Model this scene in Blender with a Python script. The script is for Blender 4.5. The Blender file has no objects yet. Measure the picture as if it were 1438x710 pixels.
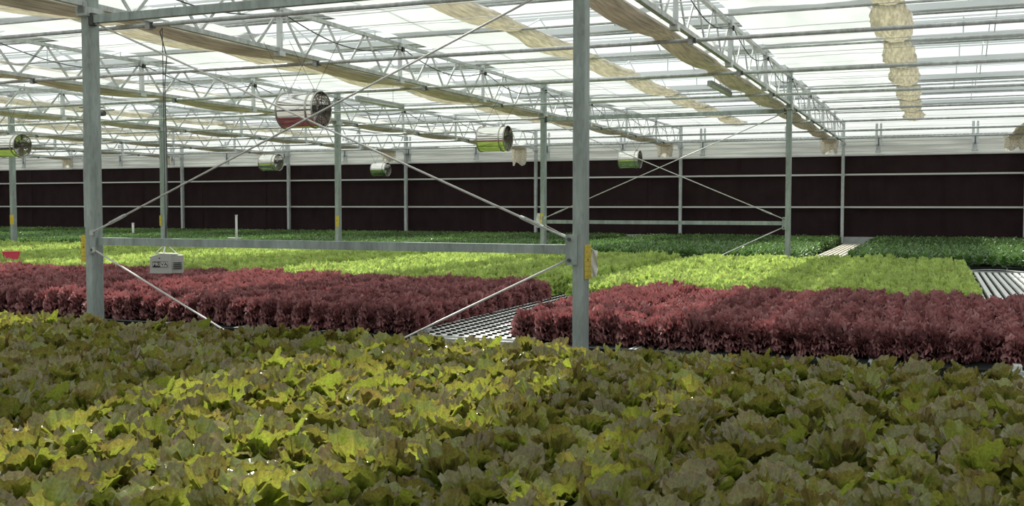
import bpy, math, random
import numpy as np
from mathutils import Vector, Matrix, noise

C = bpy.context.scene.collection
PI = math.pi
rnd = random.Random(7)
CZ = 2.2                      # eye height; heights below are written as CZ + offset
F_PX = 1445.2
YAW = math.radians(22.29)
PITCH = math.atan(67.5 / 1445.2)

def proj(X, Y, Z):
    Z = Z - CZ
    f = -math.sin(YAW) * X + math.cos(YAW) * Y
    r = math.cos(YAW) * X + math.sin(YAW) * Y
    zc = f * math.cos(PITCH) - Z * math.sin(PITCH)
    yc = f * math.sin(PITCH) + Z * math.cos(PITCH)
    if zc < .3: return (-9999, -9999, zc)
    return (719 + F_PX * r / zc, 355 - F_PX * yc / zc, zc)

# ------------------------------------------------------------------ materials
def new_mat(name):
    m = bpy.data.materials.new(name); m.use_nodes = True
    nt = m.node_tree; nt.nodes.clear()
    return m, nt, nt.nodes, nt.links

def N(nodes, kind, **kw):
    n = nodes.new(kind)
    for k, v in kw.items():
        if k in n.bl_rna.properties.keys(): setattr(n, k, v)
        else: n.inputs[k].default_value = v
    return n

def simple(name, col, rough=.6, metal=0., var=.0, scale=20., bump=0., spec=.5, var_col=None):
    m, nt, nd, lk = new_mat(name)
    out = nd.new('ShaderNodeOutputMaterial'); p = nd.new('ShaderNodeBsdfPrincipled')
    p.inputs['Base Color'].default_value = (*col, 1); p.inputs['Roughness'].default_value = rough
    p.inputs['Metallic'].default_value = metal; p.inputs['Specular IOR Level'].default_value = spec
    lk.new(p.outputs[0], out.inputs[0])
    if var or bump:
        tc = nd.new('ShaderNodeTexCoord')
        nz = N(nd, 'ShaderNodeTexNoise'); nz.inputs['Scale'].default_value = scale; nz.inputs['Detail'].default_value = 4
        lk.new(tc.outputs['Object'], nz.inputs['Vector'])
        if var:
            mx = nd.new('ShaderNodeMix'); mx.data_type = 'RGBA'
            vc = var_col or tuple(c * (1 - var) for c in col)
            mx.inputs[6].default_value = (*vc, 1); mx.inputs[7].default_value = (*[min(1, c * (1 + var * .6)) for c in col], 1)
            rp = nd.new('ShaderNodeMapRange'); rp.inputs[1].default_value = .35; rp.inputs[2].default_value = .65
            lk.new(nz.outputs[0], rp.inputs[0]); lk.new(rp.outputs[0], mx.inputs[0]); lk.new(mx.outputs[2], p.inputs['Base Color'])
        if bump:
            b = nd.new('ShaderNodeBump'); b.inputs['Strength'].default_value = bump; b.inputs['Distance'].default_value = .01
            lk.new(nz.outputs[0], b.inputs['Height']); lk.new(b.outputs[0], p.inputs['Normal'])
    return m

def galv_mat(name, col, rough=.5, metal=.35):
    """galvanised steel: spangle cells plus streaky wear"""
    m, nt, nd, lk = new_mat(name)
    out = nd.new('ShaderNodeOutputMaterial'); p = nd.new('ShaderNodeBsdfPrincipled')
    tc = nd.new('ShaderNodeTexCoord')
    v = nd.new('ShaderNodeTexVoronoi'); v.inputs['Scale'].default_value = 70
    mp = nd.new('ShaderNodeMapping'); mp.inputs['Scale'].default_value = (1, 1, .25)
    nz = nd.new('ShaderNodeTexNoise'); nz.inputs['Scale'].default_value = 12; nz.inputs['Detail'].default_value = 5
    lk.new(tc.outputs['Object'], mp.inputs[0]); lk.new(mp.outputs[0], v.inputs['Vector']); lk.new(mp.outputs[0], nz.inputs['Vector'])
    a = nd.new('ShaderNodeMix'); a.data_type = 'RGBA'
    a.inputs[6].default_value = (*[c * .60 for c in col], 1); a.inputs[7].default_value = (*[min(1, c * 1.3) for c in col], 1)
    ad = nd.new('ShaderNodeMath'); ad.operation = 'MULTIPLY_ADD'; ad.inputs[1].default_value = .35
    lk.new(v.outputs['Color'], ad.inputs[0])
    rp = nd.new('ShaderNodeMapRange'); rp.inputs[1].default_value = .3; rp.inputs[2].default_value = .75; rp.inputs[4].default_value = .75
    lk.new(nz.outputs[0], rp.inputs[0]); lk.new(rp.outputs[0], ad.inputs[2])
    lk.new(ad.outputs[0], a.inputs[0]); lk.new(a.outputs[2], p.inputs['Base Color'])
    p.inputs['Roughness'].default_value = rough; p.inputs['Metallic'].default_value = metal
    lk.new(p.outputs[0], out.inputs[0])
    return m

def leaf_mat(name, inner, mid, edge, transl=.4, rough=.38, spec=.5, trans_col=None, edge_lo=.55, edge_hi=1., vein=0., vein_col=(.38, .48, .14), rvar=.35, mottle=0., bump=.35, bscale=60.):
    """leaf: colour runs inner -> mid -> edge over the blade (attribute 'leaf': r random, g along, b across)"""
    m, nt, nd, lk = new_mat(name)
    out = nd.new('ShaderNodeOutputMaterial'); p = nd.new('ShaderNodeBsdfPrincipled'); tr = nd.new('ShaderNodeBsdfTranslucent'); mix = nd.new('ShaderNodeMixShader')
    at = nd.new('ShaderNodeAttribute'); at.attribute_name = 'leaf'; VEIN = vein
    sp = nd.new('ShaderNodeSeparateColor'); lk.new(at.outputs['Color'], sp.inputs[0])
    tc = nd.new('ShaderNodeTexCoord')
    nz = nd.new('ShaderNodeTexNoise'); nz.inputs['Scale'].default_value = 28; nz.inputs['Detail'].default_value = 3
    lk.new(tc.outputs['Object'], nz.inputs['Vector'])
    def mr(src, a, b, c=0., d=1.):
        r = nd.new('ShaderNodeMapRange'); r.inputs[1].default_value = a; r.inputs[2].default_value = b; r.inputs[3].default_value = c; r.inputs[4].default_value = d
        lk.new(src, r.inputs[0]); return r.outputs[0]
    def cmix(fac, A, B):
        x = nd.new('ShaderNodeMix'); x.data_type = 'RGBA'
        if isinstance(A, tuple): x.inputs[6].default_value = (*A, 1)
        else: lk.new(A, x.inputs[6])
        if isinstance(B, tuple): x.inputs[7].default_value = (*B, 1)
        else: lk.new(B, x.inputs[7])
        lk.new(fac, x.inputs[0]); return x.outputs[2]
    def math_(op, a, b):
        x = nd.new('ShaderNodeMath'); x.operation = op
        for i, s in enumerate((a, b)):
            if isinstance(s, (int, float)): x.inputs[i].default_value = s
            else: lk.new(s, x.inputs[i])
        x.use_clamp = False
        return x.outputs[0]
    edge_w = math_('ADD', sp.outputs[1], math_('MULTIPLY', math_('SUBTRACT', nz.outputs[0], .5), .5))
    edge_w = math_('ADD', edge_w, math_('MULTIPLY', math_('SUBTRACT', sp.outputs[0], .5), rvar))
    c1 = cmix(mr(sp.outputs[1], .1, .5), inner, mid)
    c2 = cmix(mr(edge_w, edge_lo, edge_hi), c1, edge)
    vfac = None
    if vein:
        sv = math_('ABSOLUTE', math_('SINE', math_('MULTIPLY', math_('ADD', sp.outputs[2], math_('MULTIPLY', math_('SUBTRACT', nz.outputs[0], .5), .05)), PI * 8), 0), 0)
        vfac = mr(sv, .30, .05, 0., 1.)
        fade = mr(at.outputs['Alpha'], .95, .2, .15, 1.)
        c2 = cmix(math_('MULTIPLY', math_('MULTIPLY', vfac, fade), vein), c2, vein_col)
    oi = nd.new('ShaderNodeObjectInfo')
    hs = nd.new('ShaderNodeHueSaturation')
    lk.new(mr(oi.outputs['Random'], 0, 1, .80, 1.2), hs.inputs['Value'])
    if mottle:
        n3 = nd.new('ShaderNodeTexNoise'); n3.inputs['Scale'].default_value = 110; n3.inputs['Detail'].default_value = 3
        lk.new(tc.outputs['Object'], n3.inputs['Vector'])
        mm = nd.new('ShaderNodeMix'); mm.data_type = 'RGBA'; mm.blend_type = 'MULTIPLY'; mm.inputs[0].default_value = mottle
        cr = nd.new('ShaderNodeMix'); cr.data_type = 'RGBA'; cr.inputs[6].default_value = (.35, .32, .40, 1); cr.inputs[7].default_value = (1.5, 1.5, 1.3, 1)
        lk.new(mr(n3.outputs[0], .35, .65), cr.inputs[0]); lk.new(c2, mm.inputs[6]); lk.new(cr.outputs[2], mm.inputs[7]); c2 = mm.outputs[2]
    lk.new(c2, hs.inputs['Color'])
    lk.new(hs.outputs[0], p.inputs['Base Color'])
    p.inputs['Roughness'].default_value = rough; p.inputs['Specular IOR Level'].default_value = spec
    tcx = nd.new('ShaderNodeMix'); tcx.data_type = 'RGBA'; tcx.blend_type = 'MULTIPLY'; tcx.inputs[0].default_value = 1
    lk.new(hs.outputs[0], tcx.inputs[6]); tcx.inputs[7].default_value = (*(trans_col or (1.6, 1.7, .9)), 1)
    lk.new(tcx.outputs[2], tr.inputs['Color'])
    if bump:
        n2 = nd.new('ShaderNodeTexNoise'); n2.inputs['Scale'].default_value = bscale; n2.inputs['Detail'].default_value = 2
        lk.new(tc.outputs['Object'], n2.inputs['Vector'])
        b = nd.new('ShaderNodeBump'); b.inputs['Strength'].default_value = bump; b.inputs['Distance'].default_value = .01
        if vfac is not None: lk.new(math_('SUBTRACT', n2.outputs[0], math_('MULTIPLY', vfac, .45)), b.inputs['Height'])
        else: lk.new(n2.outputs[0], b.inputs['Height']); lk.new(b.outputs[0], p.inputs['Normal'])
    mix.inputs[0].default_value = transl
    lk.new(p.outputs[0], mix.inputs[1]); lk.new(tr.outputs[0], mix.inputs[2]); lk.new(mix.outputs[0], out.inputs[0])
    return m

def cloth_mat(name, col, transl=.6, stretch=(1, 1, 1), var=.12, scale=6., tcol=None):
    m, nt, nd, lk = new_mat(name)
    out = nd.new('ShaderNodeOutputMaterial'); d = nd.new('ShaderNodeBsdfDiffuse'); t = nd.new('ShaderNodeBsdfTranslucent'); mix = nd.new('ShaderNodeMixShader')
    tc = nd.new('ShaderNodeTexCoord'); mp = nd.new('ShaderNodeMapping'); mp.inputs['Scale'].default_value = stretch
    nz = nd.new('ShaderNodeTexNoise'); nz.inputs['Scale'].default_value = scale; nz.inputs['Detail'].default_value = 5
    lk.new(tc.outputs['Object'], mp.inputs[0]); lk.new(mp.outputs[0], nz.inputs['Vector'])
    rp = nd.new('ShaderNodeMapRange'); rp.inputs[1].default_value = .35; rp.inputs[2].default_value = .65; lk.new(nz.outputs[0], rp.inputs[0])
    cx = nd.new('ShaderNodeMix'); cx.data_type = 'RGBA'; lk.new(rp.outputs[0], cx.inputs[0])
    cx.inputs[6].default_value = (*[c * (1 - var) for c in col], 1); cx.inputs[7].default_value = (*[min(1, c * (1 + var * .5)) for c in col], 1)
    lk.new(cx.outputs[2], d.inputs[0])
    if tcol:
        cy = nd.new('ShaderNodeMix'); cy.data_type = 'RGBA'; lk.new(rp.outputs[0], cy.inputs[0])
        cy.inputs[6].default_value = (*[c * (1 - var) for c in tcol], 1); cy.inputs[7].default_value = (*[min(1, c * (1 + var * .5)) for c in tcol], 1)
        lk.new(cy.outputs[2], t.inputs[0])
    else: lk.new(cx.outputs[2], t.inputs[0])
    mix.inputs[0].default_value = transl
    lk.new(d.outputs[0], mix.inputs[1]); lk.new(t.outputs[0], mix.inputs[2]); lk.new(mix.outputs[0], out.inputs[0])
    return m

M = {}
M['post'] = galv_mat('galvanised_post', (.33, .385, .375), .55, .1)
M['galv'] = galv_mat('galvanised_steel', (.50, .53, .53), .45, .15)
M['bright_rod'] = simple('zinc_rod', (.66, .66, .64), .4, .3)
M['alu'] = simple('aluminium', (.62, .65, .66), .4, .3)
M['wallsteel'] = simple('white_steel', (.62, .62, .60), .5)
M['bolt'] = simple('dark_bolt', (.10, .10, .10), .5, .4)
M['black'] = simple('black_rubber', (.015, .015, .016), .5)
M['chrome'] = simple('polished_steel', (.86, .85, .82), .09, 1.)
M['rim'] = simple('fan_rim_steel', (.55, .54, .50), .3, .9)
M['grille'] = simple('fan_grille', (.10, .09, .08), .45, .3)
M['curtain'] = simple('dark_shade_cloth', (.030, .018, .020), .9, var=.12, scale=3, spec=.1)
M['curtain_seam'] = simple('curtain_seam', (.035, .016, .017), .9, spec=.1)
M['floor'] = simple('concrete', (.30, .29, .27), .8, var=.25, scale=3)
M['deck'] = simple('bench_deck_grey', (.018, .020, .020), .95, spec=.08)
M['tray_grey'] = simple('grey_plastic', (.40, .43, .42), .5, var=.12, scale=9)
M['channel'] = simple('white_channel_plastic', (.80, .81, .80), .4, var=.08, scale=14)
M['channel_old'] = simple('aged_channel_plastic', (.66, .62, .52), .5, var=.22, scale=10)
M['yellow'] = simple('yellow_card', (.72, .55, .05), .5, var=.2, scale=40, var_col=(.55, .42, .06))
M['whiteplastic'] = simple('white_plastic', (.72, .73, .72), .4)
M['boxgrey'] = simple('sensor_box_plastic', (.50, .52, .50), .45)
M['ink'] = simple('black_print', (.012, .012, .014), .5)
M['pink'] = simple('pink_plastic', (.95, .10, .20), .4)
M['lamp_glass'] = simple('lamp_tube', (.62, .66, .62), .35)
M['screen'] = cloth_mat('white_shade_cloth', (.80, .82, .82), .62, (1, .35, 1), .12, 2.5, tcol=(.60, .63, .63))
M['roll'] = cloth_mat('gathered_beige_cloth', (.74, .71, .64), .35, (10, .35, 10), .30, 6., tcol=(.66, .60, .50))
M['roll_up'] = cloth_mat('gathered_cream_cloth', (.90, .88, .84), .6, (8, .8, 8), .30, 4., tcol=(.80, .76, .64))
M['gable'] = cloth_mat('gable_sheet', (.74, .76, .75), .55, (.3, 1, 3), .10, 3., tcol=(.72, .75, .74))
M['band'] = cloth_mat('header_sheet', (.68, .68, .65), .4, (.25, 1, 6), .2, 3., tcol=(.86, .88, .85))

def glass_mat():
    m, nt, nd, lk = new_mat('roof_glass')
    out = nd.new('ShaderNodeOutputMaterial'); t = nd.new('ShaderNodeBsdfTransparent'); g = nd.new('ShaderNodeBsdfDiffuse'); mix = nd.new('ShaderNodeMixShader')
    t.inputs[0].default_value = (.97, .985, .98, 1); g.inputs[0].default_value = (.9, .93, .93, 1); mix.inputs[0].default_value = .05
    lk.new(t.outputs[0], mix.inputs[1]); lk.new(g.outputs[0], mix.inputs[2]); lk.new(mix.outputs[0], out.inputs[0])
    return m
M['glass'] = glass_mat()

M['bronze'] = leaf_mat('bronze_lettuce_leaf', (.19, .37, .06), (.225, .262, .058), (.175, .125, .066), transl=.38, rough=.17, spec=.75, trans_col=(1.8, 1.95, 1.0), edge_lo=.5, edge_hi=1.2, bump=.8, bscale=75, vein=.55, rvar=.55, mottle=.38)
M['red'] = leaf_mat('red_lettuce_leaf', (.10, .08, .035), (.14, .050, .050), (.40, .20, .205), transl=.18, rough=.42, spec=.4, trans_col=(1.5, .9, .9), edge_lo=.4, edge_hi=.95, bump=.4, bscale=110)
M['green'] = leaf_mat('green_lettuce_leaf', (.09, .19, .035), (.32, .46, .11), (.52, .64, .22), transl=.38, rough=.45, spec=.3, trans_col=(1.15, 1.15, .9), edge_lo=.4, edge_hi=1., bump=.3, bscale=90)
M['glossy'] = leaf_mat('glossy_green_leaf', (.10, .20, .06), (.13, .24, .09), (.22, .34, .16), transl=.3, rough=.2, spec=.8, trans_col=(1.3, 1.4, .7), bump=.3, bscale=60)
M['darkgreen'] = leaf_mat('dark_green_leaf', (.045, .085, .028), (.065, .115, .038), (.10, .17, .06), transl=.22, rough=.45, spec=.4, trans_col=(1.2, 1.4, .7), bump=.2, bscale=60)

# ------------------------------------------------------------------ mesh builder
class MB:
    def __init__(s): s.v = []; s.f = []; s.mi = []
    def add(s, vs, fs, mi=0):
        o = len(s.v); s.v += [tuple(v) for v in vs]; s.f += [tuple(i + o for i in f) for f in fs]; s.mi += [mi] * len(fs); return s
    def box(s, c, d, rot=None, mi=0):
        vs = []
        for z in (-.5, .5):
            for x, y in ((-.5, -.5), (.5, -.5), (.5, .5), (-.5, .5)):
                p = Vector((x * d[0], y * d[1], z * d[2]))
                if rot: p = rot @ p
                vs.append(p + Vector(c))
        return s.add(vs, [(0, 3, 2, 1), (4, 5, 6, 7), (0, 1, 5, 4), (1, 2, 6, 5), (2, 3, 7, 6), (3, 0, 4, 7)], mi)
    def bar(s, a, b, w, h=None, up=(0, 0, 1), mi=0):
        a, b = Vector(a), Vector(b); h = h or w
        z = (b - a).normalized(); u = Vector(up)
        if abs(z.dot(u)) > .98: u = Vector((0, 1, 0))
        x = z.cross(u).normalized(); y = x.cross(z).normalized()
        vs = []
        for p in (a, b):
            for i, j in ((-1, -1), (1, -1), (1, 1), (-1, 1)): vs.append(p + x * (i * w / 2) + y * (j * h / 2))
        return s.add(vs, [(0, 1, 2, 3), (7, 6, 5, 4), (0, 4, 5, 1), (1, 5, 6, 2), (2, 6, 7, 3), (3, 7, 4, 0)], mi)
    def tube(s, pts, r, n=8, cap=True, mi=0):
        pts = [Vector(p) for p in pts]; rings = []
        rr = r if isinstance(r, (list, tuple)) else [r] * len(pts)
        prev = None
        for k, p in enumerate(pts):
            t = (pts[min(k + 1, len(pts) - 1)] - pts[max(k - 1, 0)]).normalized()
            u = Vector((0, 0, 1)) if abs(t.z) < .95 else Vector((0, 1, 0))
            x = t.cross(u).normalized(); y = x.cross(t).normalized()
            rings.append([p + (x * math.cos(2 * PI * i / n) + y * math.sin(2 * PI * i / n)) * rr[k] for i in range(n)])
        vs = [v for rg in rings for v in rg]; fs = []
        for k in range(len(pts) - 1):
            for i in range(n):
                j = (i + 1) % n; fs.append((k * n + i, k * n + j, (k + 1) * n + j, (k + 1) * n + i))
        if cap: fs.append(tuple(range(n))[::-1]); fs.append(tuple((len(pts) - 1) * n + i for i in range(n)))
        return s.add(vs, fs, mi)
    def grid(s, fn, nu, nv, mi=0, closed=False):
        vs = [fn(i / nu, j / nv) for i in range(nu + 1) for j in range(nv + (0 if closed else 1))]
        w = nv if closed else nv + 1; fs = []
        for i in range(nu):
            for j in range(nv):
                j2 = (j + 1) % w
                fs.append((i * w + j, i * w + j2, (i + 1) * w + j2, (i + 1) * w + j))
        return s.add(vs, fs, mi)
    def build(s, name, mat, parent=None, smooth=False, loc=None):
        me = bpy.data.meshes.new(name)
        me.from_pydata(s.v, [], s.f); me.update()
        for m in (mat if isinstance(mat, (list, tuple)) else [mat]): me.materials.append(m)
        if isinstance(mat, (list, tuple)): me.polygons.foreach_set('material_index', s.mi)
        if smooth: me.polygons.foreach_set('use_smooth', [True] * len(me.polygons))
        o = bpy.data.objects.new(name, me); C.objects.link(o)
        if parent: o.parent = parent
        if loc: o.location = loc
        return o

def tag(o, label=None, cat=None, group=None, kind=None):
    if label: o['label'] = label
    if cat: o['category'] = cat
    if group: o['group'] = group
    if kind: o['kind'] = kind
    return o

def thing(name, label, cat, loc=(0, 0, 0), rz=0, group=None):
    o = bpy.data.objects.new(name, None); C.objects.link(o); o.empty_display_size = .1
    o.location = loc; o.rotation_euler = (0, 0, rz)
    return tag(o, label, cat, group)

KIDS = {}
def remember(root):
    KIDS.setdefault(root.name, [])
def children(o): return [x for x in C.objects if x.parent == o]
def copy_tree(o, loc=None, label=None, group=None):
    r = o.copy(); C.objects.link(r)
    if loc is not None: r.location = loc
    if label: r['label'] = label
    if group: r['group'] = group
    for ch in o.children:
        c = ch.copy(); C.objects.link(c); c.parent = r
        for g in ch.children:
            d = g.copy(); C.objects.link(d); d.parent = c
    return r

def structure(o): o['kind'] = 'structure'; return o

# ------------------------------------------------------------------ grid of the greenhouse
TX = [-2.07 - 4.0 * k for k in range(-2, 8)]          # truss lines (along Y), k=-2..7
ROWY = [-3.8, 6.2, 16.2, 26.2]                        # rows of columns
HB, HT, HG = CZ + 1.54, CZ + 1.95, CZ + 2.35          # bottom chord, top chord, gutter
X0, X1 = -34.5, 7.5
YB, YF = 26.45, -4.2
ORD = {0: 'second', 1: 'first', 2: 'first'}

# ---- shell
structure(MB().box(((X0 + X1) / 2, (YB + YF) / 2, -.05), (X1 - X0 + .6, YB - YF + .6, .1)).build('floor', M['floor']))

def wall_x(name, y, inward):
    """cross wall at Y=y: dark curtain, header sheet, gable sheet, low kick plate"""
    w = structure(bpy.data.objects.new(name, None)); C.objects.link(w)
    m = MB(); m.grid(lambda u, v: (X0 + (X1 - X0) * u, y + .012 * math.sin(u * 620) , CZ - .78 + (1.19 + .78) * v), 900, 1)
    m.build('curtain', M['curtain'], w)
    m = MB()
    for k in range(18): m.box((X0 + 1.1 + 2.4 * k, y - inward * .022, CZ + .2), (.018, .01, 1.94))
    m.build('curtain_seam', M['curtain_seam'], w)
    MB().box(((X0 + X1) / 2, y, (CZ - .78) / 2), (X1 - X0, .08, CZ - .78)).build('kick_plate', M['tray_grey'], w)
    m = MB().box(((X0 + X1) / 2, y + inward * .04, CZ + 1.42), (X1 - X0, .02, .46))
    m.build('header_sheet', M['band'], w)
    m = MB()
    for h, t in ((1.205, .035), (1.30, .012), (1.43, .012), (1.53, .014)): m.box(((X0 + X1) / 2, y - inward * .03, CZ + h), (X1 - X0, .03, t))
    m.build('header_rail', M['wallsteel'], w)
    m = MB().grid(lambda u, v: (X0 + (X1 - X0) * u, y + inward * .06, CZ + 1.62 + .75 * v), 60, 1)
    m.build('gable_sheet', M['gable'], w)
    return w
wall_x('wall_back', YB, 1)
wall_x('wall_front', YF, -1)
for nm, x in (('wall_left', X0), ('wall_right', X1)):
    w = structure(bpy.data.objects.new(nm, None)); C.objects.link(w)
    MB().box((x, (YB + YF) / 2, (CZ + 1.19) / 2), (.06, YB - YF, CZ + 1.19)).build('curtain', M['curtain'], w)
    MB().box((x, (YB + YF) / 2, CZ + 1.78), (.03, YB - YF, 1.18)).build('gable_sheet', M['gable'], w)

# rails of the back wall
for h in (.735, -.055):
    o = MB().box(((X0 + X1) / 2, YB - .07, CZ + h), (X1 - X0, .035, .042)).build('trim_' + ('1' if h > 0 else '2'), M['wallsteel']); structure(o)
# perforated header beam
m = MB().box(((X0 + X1) / 2, YB - .16, CZ + 1.645), (X1 - X0, .08, .03))
o = structure(m.build('trim_3', M['galv']))
m = MB(); x = X0 + .1
while x < X1: m.box((x, YB - .205, CZ + 1.645), (.035, .006, .012)); x += .09
m.build('slot_row', M['bolt'], o)

# brackets on the header
br0 = None
for k in range(17):
    x = .85 - 2.12 * k
    lab = 'short galvanised steel bracket on the pale band above the dark wall curtain'
    if br0 is None:
        br0 = thing('wall_bracket', lab, 'bracket', (x, YB - .12, CZ + 1.25), 0, 'brackets above the wall curtain')
        MB().box((0, 0, .19), (.10, .05, .38)).box((0, -.03, .02), (.14, .03, .03)).build('channel', M['galv'], br0)
        MB().box((.055, -.03, .45), (.05, .03, .50)).box((-.04, -.03, .45), (.06, .03, .50)).build('upright', M['alu'], br0)
        MB().box((0, -.03, .25), (.02, .012, .18)).build('slot', M['bolt'], br0)
    else: copy_tree(br0, (x, YB - .12, CZ + 1.25))

# ------------------------------------------------------------------ roof: gutters, ridges, glazing
GUT = [6.2 + 2.5 * k for k in range(-4, 9)]           # gutter lines along X
def gutter(y, lab):
    m = MB(); w = .085
    prof = [(-w, .10), (-w, .02), (-.05, 0), (.05, 0), (w, .02), (w, .10), (w - .012, .10), (w - .012, .028), (.046, .012), (-.046, .012), (-w + .012, .028), (-w + .012, .10)]
    vs = [(X, a, b) for X in (X0, X1) for a, b in prof]; n = len(prof)
    m.add(vs, [(i, (i + 1) % n, n + (i + 1) % n, n + i) for i in range(n)])
    g = m.build('roof_gutter', M['alu'], loc=(0, y, HG)); tag(g, lab, 'gutter', 'roof gutters across the house')
    m = MB()
    for s in (-1, 1): m.box(((X0 + X1) / 2, s * .055, -.008), (X1 - X0, .012, .016))
    m.build('drip_edge', M['galv'], g)
    return g
g0 = gutter(GUT[0], 'long grey aluminium roof gutter running across the white glass roof')
for y in GUT[1:]: copy_tree(g0, (0, y, HG))
RIDGE = CZ + 2.85
gl0 = rg0 = None
for k in range(len(GUT) - 1):
    ya, yb = GUT[k], GUT[k + 1]; ym = (ya + yb) / 2
    if gl0 is None:
        m = MB()
        m.add([(X0, .08, HG + .09), (X1, .08, HG + .09), (X1, 1.25, RIDGE), (X0, 1.25, RIDGE), (X1, 2.42, HG + .09), (X0, 2.42, HG + .09)], [(0, 1, 2, 3), (3, 2, 4, 5)])
        gl0 = structure(m.build('ceiling', M['glass'], loc=(0, ya, 0)))
        # ridge bar with glazing bars and the short hanger rods
        rg0 = thing('roof_ridge', 'thin aluminium roof ridge with glazing bars above the gutters', 'roof ridge', (0, ya, 0), 0, 'glazed roof ridges')
        MB().box(((X0 + X1) / 2, 1.25, RIDGE), (X1 - X0, .03, .045)).build('ridge_bar', M['alu'], rg0)
        m = MB(); x = X1 - .36
        while x > X0:
            m.bar((x, .08, HG + .09), (x, 1.25, RIDGE), .014, .02); m.bar((x, 2.42, HG + .09), (x, 1.25, RIDGE), .014, .02); x -= 1.6
        m.build('glazing_bar', M['alu'], rg0)
        m = MB(); x = .34 + .82 * 8
        while x > X0:
            m.tube([(x, 0.02, HG + .09), (x, 0.02, HG + .34)], .010, 6); m.box((x, .02, HG + .10), (.07, .05, .015)); x -= 1.64
        m.build('support_rod', M['galv'], rg0)
        m = MB(); m.box(((X0 + X1) / 2, .06, HG + .36), (X1 - X0, .02, .02)); m.box(((X0 + X1) / 2, 1.9, HG + .19), (X1 - X0, .02, .018))
        m.build('vent_rail', M['alu'], rg0)
    else:
        c = gl0.copy(); C.objects.link(c); c.location = (0, ya, 0)
        copy_tree(rg0, (0, ya, 0))

# ------------------------------------------------------------------ cross pipes under the trusses and tubes at the upper screen
pp = None
for k in range(-4, 8):
    y = 6.86 + 2.5 * k
    if pp is None:
        pp = MB().tube([(X0, 0, 0), (X1, 0, 0)], .019, 10).build('cross_pipe', M['galv'], smooth=True, loc=(0, y, CZ + 1.495))
        tag(pp, 'long galvanised pipe hung under the trusses across the greenhouse', 'pipe', 'cross pipes under the trusses')
        m = MB()
        for X in TX: m.box((X - .01, 0, .005), (.045, .05, .085))
        m.build('clamp', M['galv'], pp)
        m = MB()
        for X in TX: m.box((X + .03, 0, -.005), (.022, .045, .045))
        m.build('end_stop', M['bolt'], pp)
    else: copy_tree(pp, (0, y, CZ + 1.495))
up = None
for k in range(-4, 7):
    y = 8.45 + 2.5 * k
    if up is None:
        up = MB().tube([(X0, 0, 0), (X1, 0, 0)], .013, 8).build('screen_support_pipe', M['galv'], smooth=True, loc=(0, y, HT + .04))
        tag(up, 'thin grey support pipe carrying the upper white shade screens', 'pipe', 'thin pipes under the upper screens')
    else: copy_tree(up, (0, y, HT + .04))
# fine wires (three between neighbouring pipes)
wr = None
for k in range(-4, 8):
    for d in (.62, 1.25, 1.9):
        y = 6.86 + 2.5 * k + d
        if y > YB - .3: continue
        if wr is None:
            wr = MB().tube([(X0, 0, 0), (X1, 0, 0)], .003, 5).build('screen_wire', M['alu'], loc=(0, y, CZ + 1.60)); tag(wr, 'fine straight wire stretched across under the roof trusses', 'wire', 'fine wires under the trusses')
        else:
            c = wr.copy(); C.objects.link(c); c.location = (0, y, CZ + 1.60)

# ------------------------------------------------------------------ trusses (one 10 m span each)
def make_truss():
    t = thing('roof_truss', 'x', 'roof truss')
    MB().bar((0, .06, 0), (0, 9.94, 0), .045, .042).build('bottom_chord', M['galv'], t)
    MB().bar((0, .06, HT - HB), (0, 9.94, HT - HB), .045, .038).build('top_chord', M['galv'], t)
    n = 12; p = (10 - .1) / n
    up_ = MB().bar((0, 0, 0), (0, p / 2 - .04, HT - HB - .02), .012, .028)
    dn_ = MB().bar((0, 0, 0), (0, -(p / 2 - .04), HT - HB - .02), .012, .028)
    a = up_.build('diagonal', M['galv'], t); b = dn_.build('diagonal', M['galv'], t)
    me = (a.data, b.data)
    for i in range(n):
        y = .05 + p * (i + .5)
        for s, o0 in ((0, a), (1, b)):
            o = o0 if i == 0 else o0.copy()
            if i: C.objects.link(o); o.parent = t
            o.location = (0, y + (.02 if s == 0 else -.02), .012)
    for i, gy in enumerate((2.5, 5.0, 7.5)):           # plates that carry the gutters
        o = MB().box((0, 0, (HG - HB) / 2), (.012, .09, HG - HB)).box((.02, -.04, (HG - HB) / 2), (.04, .008, HG - HB)).box((.0, 0, -.035), (.07, .10, .05)).build('gutter_plate', M['alu'], t, loc=(0, gy, 0))
    return t
truss0 = make_truss()
first = True
names = ['beyond the right edge', 'above the near right bed', 'that meets the middle column', 'that meets the tall left column', 'third from the middle column', 'fourth from the middle column', 'fifth from the middle column', 'sixth from the middle column', 'seventh from the middle column', 'farthest left']
for k, X in enumerate(TX):
    for r in range(3):
        zone = ['overhead', 'over the lettuce beds', 'over the far dark green beds'][r]
        lab = 'lattice roof truss ' + ['overhead', 'over the lettuce beds', 'over the far dark beds'][r] + ', ' + ['', 'right of the nearest middle column', 'on the nearest middle column line', 'on the tall left column line', 'one line left of the tall column', 'two lines left of the tall column', 'three lines left of the tall column', 'four lines left of the tall column', 'five lines left of the tall column', 'farthest line left'][k]
        if k == 0: continue
        if r == 0 and k > 4: continue
        loc = (X, ROWY[r], HB)
        if first: truss0.location = loc; truss0['label'] = lab; truss0['group'] = 'lattice roof trusses'; first = False
        else: copy_tree(truss0, loc, lab, 'lattice roof trusses')

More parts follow.
